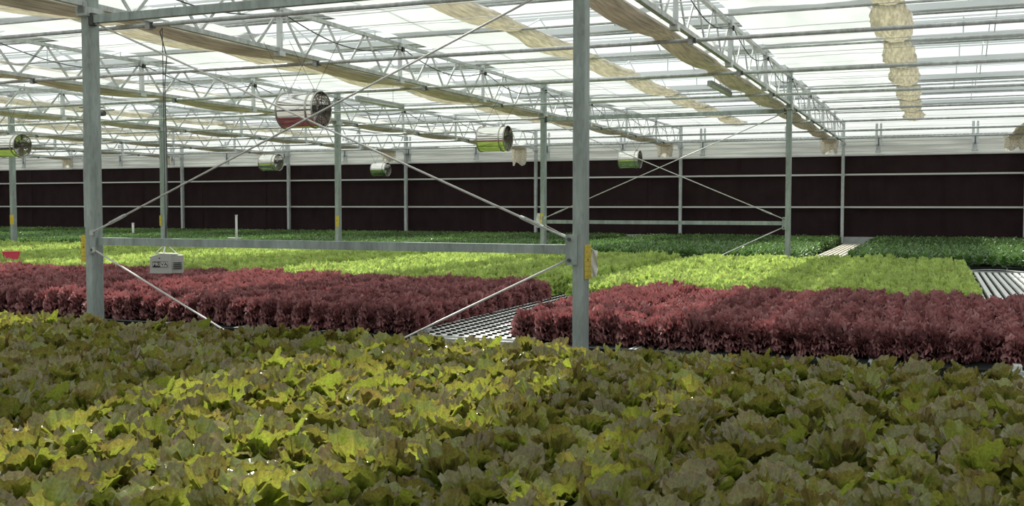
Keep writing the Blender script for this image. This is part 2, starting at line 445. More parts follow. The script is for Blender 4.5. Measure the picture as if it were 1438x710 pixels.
# ------------------------------------------------------------------ columns
def make_column():
    t = thing('steel_column', 'x', 'column')
    w, d, H = .075, .12, HG
    m = MB(); r = .008
    pr = [(-w/2 + r, -d/2), (w/2 - r, -d/2), (w/2, -d/2 + r), (w/2, d/2 - r), (w/2 - r, d/2), (-w/2 + r, d/2), (-w/2, d/2 - r), (-w/2, -d/2 + r)]
    vs = [(a, b, z) for z in (.012, H) for a, b in pr]
    m.add(vs, [(i, (i + 1) % 8, 8 + (i + 1) % 8, 8 + i) for i in range(8)] + [tuple(range(8))[::-1], tuple(range(8, 16))])
    m.build('shaft', M['post'], t)
    MB().box((0, 0, .006), (.2, .2, .012)).build('base_plate', M['galv'], t)
    m = MB().box((0, 0, HB - .06), (.10, .19, .07)).box((0, -.075, HB - .03), (.06, .04, .09)).box((0, .075, HB - .03), (.06, .04, .09))
    m.build('truss_bracket', M['galv'], t)
    MB().box((0, 0, HG - .02), (.16, .18, .05)).build('gutter_saddle', M['galv'], t)
    return t
col0 = make_column(); first = True
place = {}
for r, Y in enumerate(ROWY[:3]):
    for k, X in enumerate(TX):
        if k == 0: continue
        px = proj(X, Y, CZ)[0]
        if r == 0: continue
        if not (-250 < px < 1700): continue
        if r == 1: lab = {2: 'nearest galvanised steel column in the middle, with a yellow card on its side', 3: 'tall galvanised column at left rising from the front bed'}.get(k, 'galvanised steel column outside the brace bay')
        else: lab = {1: 'column at the far right end of the middle row', 2: 'slim steel column behind the right bed, where the thin braces end', 3: 'slim steel column behind the middle column with a white paper on it', 4: 'slim steel column right of the biggest hanging fan, with a yellow card', 5: 'slim steel column behind the hanging sensor box cable', 6: 'slim steel column with yellow card below the leftmost fan'}.get(k, 'slim steel column at the far left')
        if r == 1 and k not in (2, 3): continue
        if first: col0.location = (X, Y, 0); col0['label'] = lab; col0['group'] = 'steel columns'; first = False; c = col0
        else: c = copy_tree(col0, (X, Y, 0), lab, 'steel columns')
        place[(r, k)] = c
# posts of the back wall
wp0 = None
wl = {2: 'rightmost', 3: 'second', 4: 'third', 5: 'fourth', 6: 'fifth', 7: 'sixth'}
for k, X in enumerate(TX):
    lab = (wl.get(k, 'far') + ' slim steel post standing against the dark wall curtain') + (', counted from the bare far tray' if k in wl else '')
    if wp0 is None:
        wp0 = thing('wall_post', lab, 'post', (X, YB - .17, 0), 0, 'posts against the dark wall')
        MB().box((0, 0, (HG) / 2), (.07, .09, HG)).build('shaft', M['galv'], wp0)
        MB().box((0, -.01, HB - .06), (.13, .12, .05)).box((0, 0, CZ + .72), (.09, .11, .06)).box((0, 0, CZ - .06), (.09, .11, .06)).build('bracket', M['galv'], wp0)
    else: copy_tree(wp0, (X, YB - .17, 0), lab)

# ------------------------------------------------------------------ braced bay (between the columns at TX[3] and TX[2])
def braced_bay(Y, near):
    xa, xb = TX[3] + .04, TX[2] - .04
    where = 'between the two nearest columns' if near else 'between two slim columns behind the middle column'
    r = .0075
    yr = Y - .035
    # lower rail
    t = thing('brace_rail', 'horizontal galvanised square rail at bed height ' + where, 'rail', (xa, Y, CZ - .282))
    L = xb - xa
    MB().bar((.03, -.02, 0), (L - .03, -.02, 0), .05, .058).build('tube', M['post'], t)
    for x in (.0, L): MB().box((x, -.066, .0), (.075, .012, .19)).build('gusset_plate', M['post'], t)
    for x in (.012, L - .012):
        for z in (.066, -.066): MB().tube([(x, -.085, z), (x, -.07, z)], .012, 8).build('bolt', M['bolt'], t)
    # upper beam
    t = thing('top_beam', 'horizontal galvanised square beam under the roof ' + where, 'beam', (xa, Y, CZ + 1.425))
    MB().bar((.03, -.02, 0), (L - .03, -.02, 0), .05, .06).build('tube', M['post'], t)
    MB().box((.01, -.02, 0), (.05, .07, .09)).box((L - .01, -.02, 0), (.05, .07, .09)).build('end_bracket', M['bolt'], t)
    # crossing rods above the rail
    za, zb = CZ - .215, CZ + 1.41
    for s in (0, 1):
        a = Vector((xa + .02, Y - .085 + s * .03, za)); b = Vector((xb, Y - .06 + s * .03, zb))
        if s: a = Vector((xb - .02, a.y, za)); b = Vector((xa, b.y, zb))
        d = (b - a).normalized()
        lab = 'steel brace rod climbing to the ' + ('left' if s else 'right') + ' above the rail ' + ('between the nearest columns' if near else 'behind the middle column')
        t = thing('brace_rod', lab, 'brace', a)
        MB().tube([d * .12, b - a], r, 8).build('rod', M['bright_rod'], t, smooth=True)
        # turnbuckle
        side = Vector((-d.z, 0, d.x))
        m = MB()
        for q in (-1, 1): m.tube([d * .20 + side * .010 * q, d * .34 + side * .010 * q], .0035, 6)
        m.tube([d * .19, d * .21], .012, 8); m.tube([d * .33, d * .36], .012, 8)
        m.build('turnbuckle', M['galv'], t)
        MB().tube([Vector((0, 0, 0)), d * .20], .007, 6).box((0, 0, 0), (.03, .02, .035)).build('clevis', M['galv'], t)
    # rods below the rail
    for s in (0, 1):
        a = Vector((xa + .03, Y - .075, CZ - .345)); sl = -.47; dx = (CZ - .345 - .02) / .47
        b = Vector((xa + dx, Y - .02, .02))
        if s: a.x = xb - .03; b.x = xb - dx; a.y += .03
        t = thing('brace_rod', 'steel brace rod running down from the ' + ('right' if s else 'left') + ' end of the rail ' + ('between the nearest columns' if near else 'behind the middle column'), 'brace', a)
        MB().tube([(0, 0, 0), b - a], r if not s else r * .95, 8).build('rod', M['bright_rod'], t, smooth=True)
        MB().box((0, 0, 0), (.03, .02, .035)).build('clevis', M['galv'], t)
braced_bay(6.2, True)
braced_bay(16.2, False)

# ------------------------------------------------------------------ screens
def sheet(Xt, x_a, x_b, y_a, y_b, h):
    m = MB(); n1 = int((y_b - y_a) / .16)
    def fn(u, v):
        y = y_a + (y_b - y_a) * u; x = x_a + (x_b - x_a) * v
        sag = .022 * abs(math.sin((y - 8.45) / 2.5 * PI))
        z = h - sag + .020 * noise.noise(Vector((x * 1.4, y * .9, Xt))) + .008 * noise.noise(Vector((x * 6, y * 1.5, Xt)))
        return (x, y, z)
    m.grid(fn, n1, 16); return m
def gathered(seed, y_a, y_b, w, h, sag, y_ph, spread=0., fold=10):
    """roll of bunched cloth running along Y, folds along and across"""
    m = MB(); n1 = int((y_b - y_a) / .07); n2 = 36
    def fn(u, v):
        y = y_a + (y_b - y_a) * u; a = 2 * PI * v
        b = abs(math.sin((y - y_ph) / 2.5 * PI))
        ww = w * (.80 + .34 * b + .16 * noise.noise(Vector((seed, y * .8, 0))))
        hh = h * (.75 + .5 * b)
        f = 1 + .045 * math.cos(a * 11 + 1.5 * math.sin(y * .9 + seed)) + .07 * noise.noise(Vector((math.cos(a) * fold * .5 + seed, y * .7, math.sin(a) * fold * .5))) + spread * noise.noise(Vector((math.cos(a) * 3 + seed, y * 2.6, math.sin(a) * 3)))
        x = math.cos(a) * ww / 2 * f + .03 * noise.noise(Vector((seed + 5, y * .6, 0)))
        z = math.sin(a) * hh / 2 * f - sag * b - hh / 2 * .2
        return (x, y, z)
    m.grid(fn, n1, n2, closed=True); return m
bay_names = {1: 'at far right', 2: 'right of the middle column', 3: 'between the two nearest columns', 4: 'left of the tall left column', 5: 'second left of the tall column', 6: 'third left of the tall column', 7: 'fourth left of the tall column', 8: 'fifth left of the tall column', 9: 'leftmost'}
for k, X in enumerate(TX):
    if k == 0: continue
    y0 = -3.5 if k < 4 else 3.0
    t = thing('shade_screen', 'white shade screen half drawn across the roof bay ' + bay_names[k], 'shade screen', (0, 0, 0), 0)
    sheet(X, X + .03, X + 1.46, y0, YB - .2, HT + .085).build('sheet', M['screen'], t, smooth=True)
    o = gathered(k * 3.1, y0, YB - .5, .36, .13, .04, 8.45, spread=.20, fold=7).build('gathered_edge', M['roll_up'], t, smooth=True)
    o.location = (X + 1.61, 0, HT + .08)
    t = thing('gathered_screen', 'beige screen cloth roll beside the roof truss ' + ('of the middle column' if k == 2 else 'of the tall left column' if k == 3 else bay_names[k]), 'screen', (0, 0, 0), 0)
    o = gathered(k * 1.7 + 40, y0, YB - .55, .27, .10, .03, 6.86, spread=.05, fold=12).build('roll', M['roll'], t, smooth=True)
    o.location = (X - .27, 0, CZ + 1.575)
    m = MB()
    def fn(u, v, X=X, k=k):
        y = y0 + (YB - .6 - y0) * u; b = abs(math.sin((y - 6.86) / 2.5 * PI))
        return (X - .20 + .17 * v, y, CZ + 1.60 - .03 * b * (1 - v) + .05 * v + .012 * noise.noise(Vector((v * 7, y * 1.2, k))))
    m.grid(fn, 180, 8); m.build('loose_edge', M['screen'], t, smooth=True)
    # the end of the roll hangs down in front of the back wall
    m = MB()
    def fe(u, v, k=k):
        a = 2 * PI * v; w = .20 - .03 * u
        f = 1 + .16 * math.sin(a * 7 + k) + .1 * noise.noise(Vector((math.cos(a) * 2, math.sin(a) * 2, u * 2 + k)))
        L = .34 + (.16 if k == 4 else 0) + .05 * math.sin(3 * a + k)
        return (math.cos(a) * w * f, math.sin(a) * w * .5 * f, -u * L)
    m.grid(fe, 8, 48, closed=True)
    o = m.build('hanging_end', M['roll_up'], t, smooth=True); o.location = (X - .30, YB - .62, CZ + 1.60)

# ------------------------------------------------------------------ fans
def make_fan(R=.163, L=.385):
    t = thing('circulation_fan', 'x', 'fan')
    m = MB()
    for rr, xs in ((R, (-L/2, L/2)), (R - .006, (L/2, -L/2))):
        vs = [(x, rr * math.cos(2*PI*i/40), rr * math.sin(2*PI*i/40)) for x in xs for i in range(40)]
        m.add(vs, [(i, (i+1) % 40, 40 + (i+1) % 40, 40 + i) for i in range(40)])
    m.build('housing', M['chrome'], t, smooth=True)
    for x in (-L/2, L/2 - .07, L/2):
        m = MB(); pts = 40; rr = R + .004
        def fn(u, v, x=x, rr=rr): 
            a = 2*PI*u; b = 2*PI*v; q = rr + .006 * math.cos(b); return (x + .008 * math.sin(b), q * math.cos(a), q * math.sin(a))
        m.grid(fn, 40, 6, closed=True); m.build('rim', M['rim'], t, smooth=True)
    # guard: rings and spokes over the open right end
    for x, nm in ((L/2 + .004, 'grille'), (-L/2 - .004, 'grille')):
        m = MB()
        for q in (.03, .055, .08, .105, .13, .155):
            pts = [(x, q * math.cos(2*PI*i/28), q * math.sin(2*PI*i/28)) for i in range(29)]
            m.tube(pts, .0028, 4, cap=False)
        for i in range(8):
            a = 2*PI*i/8; m.tube([(x, 0, 0), (x, R * math.cos(a), R * math.sin(a))], .004, 4)
        m.build(nm, M['grille'], t)
    mo = MB().tube([(-.02, 0, 0), (.12, 0, 0)], .045, 16).build('motor', M['grille'], t)
    for i in range(5):
        a0 = 2*PI*i/5; m = MB()
        def bl(u, v, a0=a0):
            q = .035 + .115 * u; a = a0 + (v - .5) * (.9 - .2*u); return (.14 + (v - .5) * .06, q * math.cos(a), q * math.sin(a))
        m.grid(bl, 4, 4); m.build('blade', M['rim'], mo, smooth=True)
    top = CZ + 1.50
    return t
fans = [(-5.40, 8.1, .870, 'biggest hanging circulation fan, polished round housing, nearest of its line'),
        (-5.40, 12.56, .872, 'polished circulation fan reflecting green beds, middle of its line'),
        (-5.42, 19.2, .872, 'polished circulation fan hanging before the dark wall right of middle column'),
        (-12.62, 11.33, .872, 'circulation fan at the left edge showing its dark round grille'),
        (-12.60, 17.7, .868, 'small circulation fan hanging before the dark wall, left of the biggest fan'),
        (-12.64, 22.3, .872, 'smallest far circulation fan hanging below the pale header band')]
f0 = None
for (x, y, h, lab) in fans:
    if f0 is None:
        f0 = make_fan(); f0.location = (x, y, CZ + h); f0['label'] = lab; f0['group'] = 'hanging circulation fans'; f = f0
        m = MB(); dz = 1.50 - .87
        for sx in (-.15, .13):
            for q in (-.28, .28): m.tube([(sx, 0, .17), (sx + q, .0, dz + .02)], .0022, 4)
        m.build('hanging_wire', M['bolt'], f0)
        MB().box((-.15, 0, .178), (.03, .05, .02)).box((.13, 0, .178), (.03, .05, .02)).build('eye_bracket', M['galv'], f0)
    else: f = copy_tree(f0, (x, y, CZ + h), lab)

# ------------------------------------------------------------------ sensor box
t = thing('sensor_box', 'grey white climate sensor box with black logo plate hanging below the rail', 'sensor box', (-6.02, 6.95, CZ - .5), .60)
W, H, D = .25, .155, .12
m = MB()
a = [(-W/2, -H/2 + .004), (.05, -H/2), (.05, H/2 + .004), (-.03, H/2 + .014), (-W/2 + .004, H/2 - .012)]
n = len(a); m.add([(x, y, z) for y in (-D/2, D/2) for x, z in a], [tuple(range(n))[::-1], tuple(range(n, 2*n))] + [(i, (i+1) % n, n + (i+1) % n, n + i) for i in range(n)][::1])
m.build('housing', M['boxgrey'], t)
m = MB().box((.095, .004, 0), (.09, D - .012, H - .006)); hood = m.build('fan_hood', M['boxgrey'], t)
m = MB()
for i in range(4): m.box((.098, -D/2 + .006, .012 - i * .016), (.066, .012, .006))
m.build('louvre', M['ink'], hood)
MB().box((0.02, 0, H/2 + .008), (W * .62, D * .9, .012), Matrix.Rotation(.04, 3, 'Y')).build('lid', M['whiteplastic'], t)
MB().tube([(-.045, -D/2 - .003, .052), (-.045, -D/2 + .01, .052)], .006, 10).build('screw', M['ink'], t)
# logo plate: left part black with light letters, right part light with dark letters
o = MB().box((-.04, -D/2 - .002, -.0), (.122, .004, .047)).build('logo_plate', M['ink'], t)
MB().box((-.010, -D/2 - .0045, 0), (.058, .002, .039)).build('logo_field', M['whiteplastic'], o)
def text(body, size, loc, mat, parent, name='lettering', rot=(PI/2, 0, 0)):
    cu = bpy.data.curves.new(name, 'FONT'); cu.body = body; cu.size = size; cu.extrude = .0008; cu.offset = .0006
    cu.align_x = 'CENTER'; cu.align_y = 'CENTER'
    ob = bpy.data.objects.new(name, cu); C.objects.link(ob)
    dg = bpy.context.evaluated_depsgraph_get(); me = bpy.data.meshes.new_from_object(ob.evaluated_get(dg))
    bpy.data.objects.remove(ob); bpy.data.curves.remove(cu)
    ob = bpy.data.objects.new(name, me); C.objects.link(ob); me.materials.clear(); me.materials.append(mat)
    ob.parent = parent; ob.location = loc; ob.rotation_euler = rot
    return ob
text('PRI', .042, (-.071, -D/2 - .0055, 0), M['whiteplastic'], o)
text('VA', .042, (-.009, -D/2 - .0065, 0), M['ink'], o)
MB().tube([(-.02, 0, H/2), (-.01, 0, H/2 + .06), (.0, 0, H/2 + .10)], .006, 6).tube([(.10, 0, H/2), (.0, 0, H/2 + .10)], .003, 5).tube([(-.10, 0, H/2), (.0, 0, H/2 + .10)], .003, 5).build('hanger', M['whiteplastic'], t)
# its cable
m = MB(); zt = CZ + 1.48 - (CZ - .5)
m.tube([(.0, 0, H/2 + .10), (0, 0, zt)], .0035, 6)
m.tube([(.0, 0, H/2 + .10), (.022, -.01, .5), (.018, .01, 1.0), (.012, 0, 1.5), (.03, .01, 1.75), (-.02, 0, 1.95), (.0, 0, zt)], .0045, 6)
m.build('cable', M['bolt'], t)

# ------------------------------------------------------------------ cards, papers, tub, pipes, lamps
def card(loc, size, rz, lab):
    t = thing('sticky_card', lab, 'sticky card', loc, rz)
    MB().box((0, 0, 0), (size[0], .003, size[1])).build('sheet', M['yellow'], t)
    MB().tube([(0, -.004, size[1]*.06), (0, 0, size[1]*.06)], .006, 8).build('pin', M['ink'], t)
    m = MB()
    for i in range(7): m.box((0, -.002, -size[1] * .42 + i * size[1] * .14), (size[0] * .9, .001, .0012))
    m.build('printed_line', M['bolt'], t)
    return t
XB, XA = TX[2], TX[3]
card((XB + .0415, 6.215, CZ - .36), (.125, .215), PI/2, 'yellow sticky insect card on the nearest middle column')
card((XA - .048, 6.14, CZ - .34), (.05, .21), .1, 'yellow sticky card edge on the tall left column')
card((TX[4] + .02, 16.13, CZ - .30), (.07, .2), 0.0, 'yellow sticky card on the slim column right of the biggest fan')
card((TX[5] - .02, 16.13, CZ - .31), (.05, .2), 0.0, 'yellow sticky card on the slim column behind the sensor cable')
card((TX[6] + .03, 16.13, CZ - .31), (.11, .2), 0.0, 'yellow sticky card on the slim column below the leftmost fan')
card((XA + .0, 16.13, CZ - .24), (.05, .2), 0.0, 'faded yellow card on the slim column behind the middle column')
def paper(loc, w, h, lab):
    m = MB()
    def fn(u, v): return ((v - .5) * w * (1 - .5 * abs(u - .5)), .012 * math.sin(u * 9 + v * 5), (u - .5) * h)
    m.grid(fn, 10, 5); o = m.build('crumpled_paper', M['whiteplastic'], loc=loc, smooth=True); tag(o, lab, 'paper')
paper((XB + .062, 6.285, CZ - .375), .05, .17, 'white crumpled paper tucked behind the yellow card on the middle column')
paper((XA - .055, 16.10, CZ - .26), .07, .24, 'white paper tied to the slim column behind the middle column')

t = thing('plastic_tub', 'bright pink plastic tub resting on the light green lettuce at left', 'tub', (-11.60, 10.35, CZ - .735), .75)
m = MB(); wt, wb, hh = .225, .17, .10
vs = []
for (w_, z) in ((wb, 0), (wt, hh), (wt - .012, hh), (wb - .012, .008)):
    for i in range(24):
        a = 2*PI*i/24; e = 4; q = (abs(math.cos(a))**e + abs(math.sin(a))**e) ** (-1/e)
        vs.append((w_ / 2 * q * math.cos(a), w_ / 2 * .75 * q * math.sin(a), z))
fs = [(k*24+i, k*24+(i+1) % 24, (k+1)*24+(i+1) % 24, (k+1)*24+i) for k in range(3) for i in range(24)] + [tuple(range(24))[::-1], tuple(range(72, 96))]
m.add(vs, fs); m.build('body', M['pink'], t)
m = MB(); m.grid(lambda u, v: ((wt/2 + .006 + .006*math.cos(2*PI*v)) * ((abs(math.cos(2*PI*u))**4 + abs(math.sin(2*PI*u))**4) ** -.25) * math.cos(2*PI*u), (wt/2 + .006 + .006*math.cos(2*PI*v)) * .75 * ((abs(math.cos(2*PI*u))**4 + abs(math.sin(2*PI*u))**4) ** -.25) * math.sin(2*PI*u), hh + .006*math.sin(2*PI*v)), 24, 5, closed=True)
m.build('rolled_rim', M['pink'], t)

for (x, y, z0, z1, r, lab) in ((-18.99, 20.72, CZ - .78, CZ - .47, .028, 'short white upright pipe standing in the far green bed at left'), (-13.55, 17.8, CZ - .92, CZ - .22, .024, 'taller white upright pipe left of the slim columns in the far bed')):
    t = thing('standpipe', lab, 'pipe', (x, y, z0))
    MB().tube([(0, 0, -.2), (0, 0, z1 - z0)], r, 12).build('pipe', M['whiteplastic'], t, smooth=True)
    MB().tube([(0, 0, z1 - z0 - .01), (0, 0, z1 - z0 + .012)], r + .006, 12).build('cap', M['whiteplastic'], t)
    if x > -15: MB().tube([(-.22, 0, .22), (.12, 0, .22)], .012, 8).build('branch', M['whiteplastic'], t)

def lamp(x, y, lab, h=1.42):
    t = thing('tube_lamp', lab, 'lamp', (x, y, CZ + h))
    MB().box((0, 0, .02), (.05, 1.25, .035)).build('casing', M['tray_grey'], t)
    MB().tube([(0, -.6, -.012), (0, .6, -.012)], .024, 10).build('tube', M['lamp_glass'], t, smooth=True)
    MB().box((0, -.63, 0), (.06, .02, .06)).box((0, .63, 0), (.06, .02, .06)).build('end_cap', M['galv'], t)
    for q in (-.35, .35): MB().tube([(0, q, .03), (0, q, HT + .0 - CZ - h)], .003, 4).build('hanging_wire', M['bolt'], t)
lamp(-2.46, 12.75, 'slim hanging tube lamp beside the beige roll right of the middle column')
lamp(-7.16, 12.65, 'slim hanging tube lamp between the biggest fan and the next fan')

# power cables sagging along the trusses
for X, lab in ((XA, 'black cable sagging along the truss of the tall left column'), (XB, 'black cable clipped along the truss of the middle column'), (TX[4], 'black cable along the truss left of the tall column')):
    m = MB(); pts = []
    for i in range(121):
        y = 3 + i * .18; s = abs(math.sin((y - 1.2) / 2.5 * PI)); pts.append((X + .04, y, HT - .05 - .16 * s))
    m.tube(pts, .006, 6); o = m.build('power_cable', M['black'], smooth=True); tag(o, lab, 'cable')
    m = MB()
    for i in range(8): m.box((X + .04, 3.7 + 2.5 * i, HT - .06), (.03, .05, .05))
    m.build('cable_clip', M['black'], o)
# screen motor on the third truss line
t = thing('screen_motor', 'dark screen drive motor mounted high just right of the tall left column', 'motor', (-10.2, 11.2, CZ + 1.62))
t.location = (-12.05, 12.3, CZ + 1.40)
MB().box((0, 0, 0), (.20, .14, .07)).tube([(.08, 0, .0), (.26, 0, .0)], .04, 12).build('gearbox', M['bolt'], t)
MB().tube([(-.3, 0, .05), (.45, 0, .05)], .012, 8).build('drive_shaft', M['galv'], t)
MB().box((0, 0, .10), (.34, .16, .012)).build('mounting_plate', M['bolt'], t)

# ------------------------------------------------------------------ benches
MOD = .74
ZD = CZ - .945                 # deck surface; channel tops at CZ-.92
def channel_mb(y0, y1, holes, pitch=.082, phase=0.):
    m = MB(); w = .083 if holes else .043; z = .025
    m.add([(-w/2, y0, 0), (w/2, y0, 0), (w/2, y1, 0), (-w/2, y1, 0), (-w/2, y0, z), (w/2, y0, z), (w/2, y1, z), (-w/2, y1, z)],
          [(0, 3, 7, 4), (1, 5, 6, 2), (0, 4, 5, 1), (3, 2, 6, 7)] + ([] if holes else [(4, 7, 6, 5)]))
    if holes:
        n = int((y1 - y0) / pitch); q = (y1 - y0) / n
        r1, r2 = .027, .026
        for i in range(n):
            c = y0 + q * (i + .5) ; a, b = y0 + q * i, y0 + q * (i + 1)
            outer = [(-w/2, a), (0, a), (w/2, a), (w/2, c), (w/2, b), (0, b), (-w/2, b), (-w/2, c)]
            inner = [(r1 * math.cos(t_), c + r2 * math.sin(t_)) for t_ in [-3*PI/4, -PI/2, -PI/4, 0, PI/4, PI/2, 3*PI/4, PI]]
            m.add([(x, y, z) for x, y in outer] + [(x, y, z) for x, y in inner], [(j, (j+1) % 8, 8 + (j+1) % 8, 8 + j) for j in range(8)])
            m.add([(x, y, z) for x, y in inner] + [(x, y, .004) for x, y in inner], [(j, (j+1) % 8, 8 + (j+1) % 8, 8 + j) for j in range(8)], 1)
            o_ = [(.0185 * math.cos(j * PI / 4), c + .0185 * math.sin(j * PI / 4)) for j in range(8)]
            m.add([(x, y, z - .012) for x, y in o_] + [(x * 1.04, y, z + .009) for x, y in o_], [(j, (j+1) % 8, 8 + (j+1) % 8, 8 + j) for j in range(8)], 1)
            m.add([(x, y, .0045) for x, y in inner], [tuple(range(8))], 1)
    return m
def bench(x0, x1, y0, y1, lab, group, channels=None, hole=False, old=False, trough=False, cap_far=False, dark_end=False):
    t = thing('growing_bench', lab, 'growing bench', (x0, y0, 0), 0, group)
    W_, D_ = x1 - x0, y1 - y0
    MB().box((W_/2, D_/2, ZD - .015), (W_ - .012, D_, .03)).build('deck', M['deck'], t)
    for x in (.012, W_ - .012): MB().box((x, D_/2, ZD - .03), (.02, D_, .07)).build('side_rail', M['tray_grey'], t)
    for y in (-.02, D_ + .02): MB().box((W_/2, y, ZD - .02), (W_ - .004, .05, .09)).build('end_rail', M['tray_grey'] if (channels or trough) and not dark_end else M['deck'], t)
    for x in (.08, W_ - .08):
        for y in (.3, D_ - .3): MB().box((x, y, (ZD - .03) / 2), (.04, .04, ZD - .03)).build('leg', M['galv'], t)
    if trough: MB().box((W_/2, -.19, ZD - .02), (W_ - .02, .30, .05)).build('end_trough', M['tray_grey'], t)
    if cap_far:
        m = MB(); m.grid(lambda u, v: (W_ * u, D_ - .12 - .12 * v, ZD + .04 + .02 * math.sin(u * PI)), 10, 2); m.build('end_cap', M['tray_grey'], t)
    if channels:
        ya, yb = channels; n = round((W_ - .04) / (.086 if hole else .08))
        mats = [M['channel_old'] if old else M['channel'], M['deck']]
        mb0 = None
        for i in range(n):
            x = .04 + (W_ - .08) * i / (n - 1)
            if mb0 is None or (hole and i < 2):
                ob = channel_mb(ya - y0, yb - y0, hole, phase=i % 2 * .06).build('channel', mats, t)
                if mb0 is None: mb0 = ob
            else:
                ob = mb0.copy(); C.objects.link(ob); ob.parent = t
            ob.location = (x, 0, ZD)
    return t
# front bed
for k in range(10):
    x1 = .40 - MOD * k
    bench(x1 - MOD, x1, .3, 5.5, 'grey growing bench hidden under the front bed of bronze lettuce', 'benches under the front bed')
# left and right middle beds
for k in range(2): bench(.42 + MOD * k, .42 + MOD * (k + 1) - .01, 6.33, 15.7, ['white slatted empty bench tray at the right edge beside light green lettuce', 'far right empty bench tray'][k], None, channels=(6.5, 15.5), trough=True, cap_far=True)
for k in range(3): bench(.42 - MOD * (k + 1), .42 - MOD * k - .01, 6.33, 15.7, 'grey growing bench under the right red and light green lettuce', 'benches under the right middle bed')
bench(-2.55, -1.81, 6.33, 15.7, 'grey growing bench under the right red and light green lettuce', 'benches under the right middle bed')
bench(-3.38, -2.57, 6.40, 15.7, 'bench of white channels with black planting holes, empty between the red lettuce beds', None, channels=(6.5, 15.6), hole=True)
bench(-4.20, -3.39, 6.40, 15.7, 'bench at the right edge of the left red lettuce bed', None, channels=(6.8, 15.6), hole=True, dark_end=True)
for k in range(22):
    x1 = -4.21 - MOD * k
    if abs(x1 - MOD / 2 - XA) < MOD / 2 + .05: y0 = 6.42
    else: y0 = 6.33
    bench(x1 - MOD + .01, x1, y0, 15.7, 'grey growing bench under the left red and light green lettuce', 'benches under the left middle bed', trough=x1 < -6.4 and x1 > -12)
# far beds
bench(-1.98, -1.32, 16.75, 25.7, 'pale empty slatted bench tray in the far bed below the wall post', None, channels=(16.9, 25.5), old=True)
for k in range(5): bench(-1.30 + .77 * k, -1.30 + .77 * (k + 1) - .01, 16.75, 25.7, 'grey bench under the far right dark green bed', 'benches under the far right bed')
for k in range(6): bench(-2.0 - .77 * (k + 1), -2.0 - .77 * k - .01, 16.75, 25.7, 'grey bench under the far middle dark green bed', 'benches under the far middle bed')
bench(-7.25, -6.66, 16.75, 25.7, 'pale empty bench strip between the far dark green beds', None, channels=(16.9, 25.5), old=True)
for k in range(30): bench(-7.27 - .77 * (k + 1), -7.27 - .77 * k - .01, 16.75, 25.7, 'grey bench under the far left dark green bed', 'benches under the far left bed')

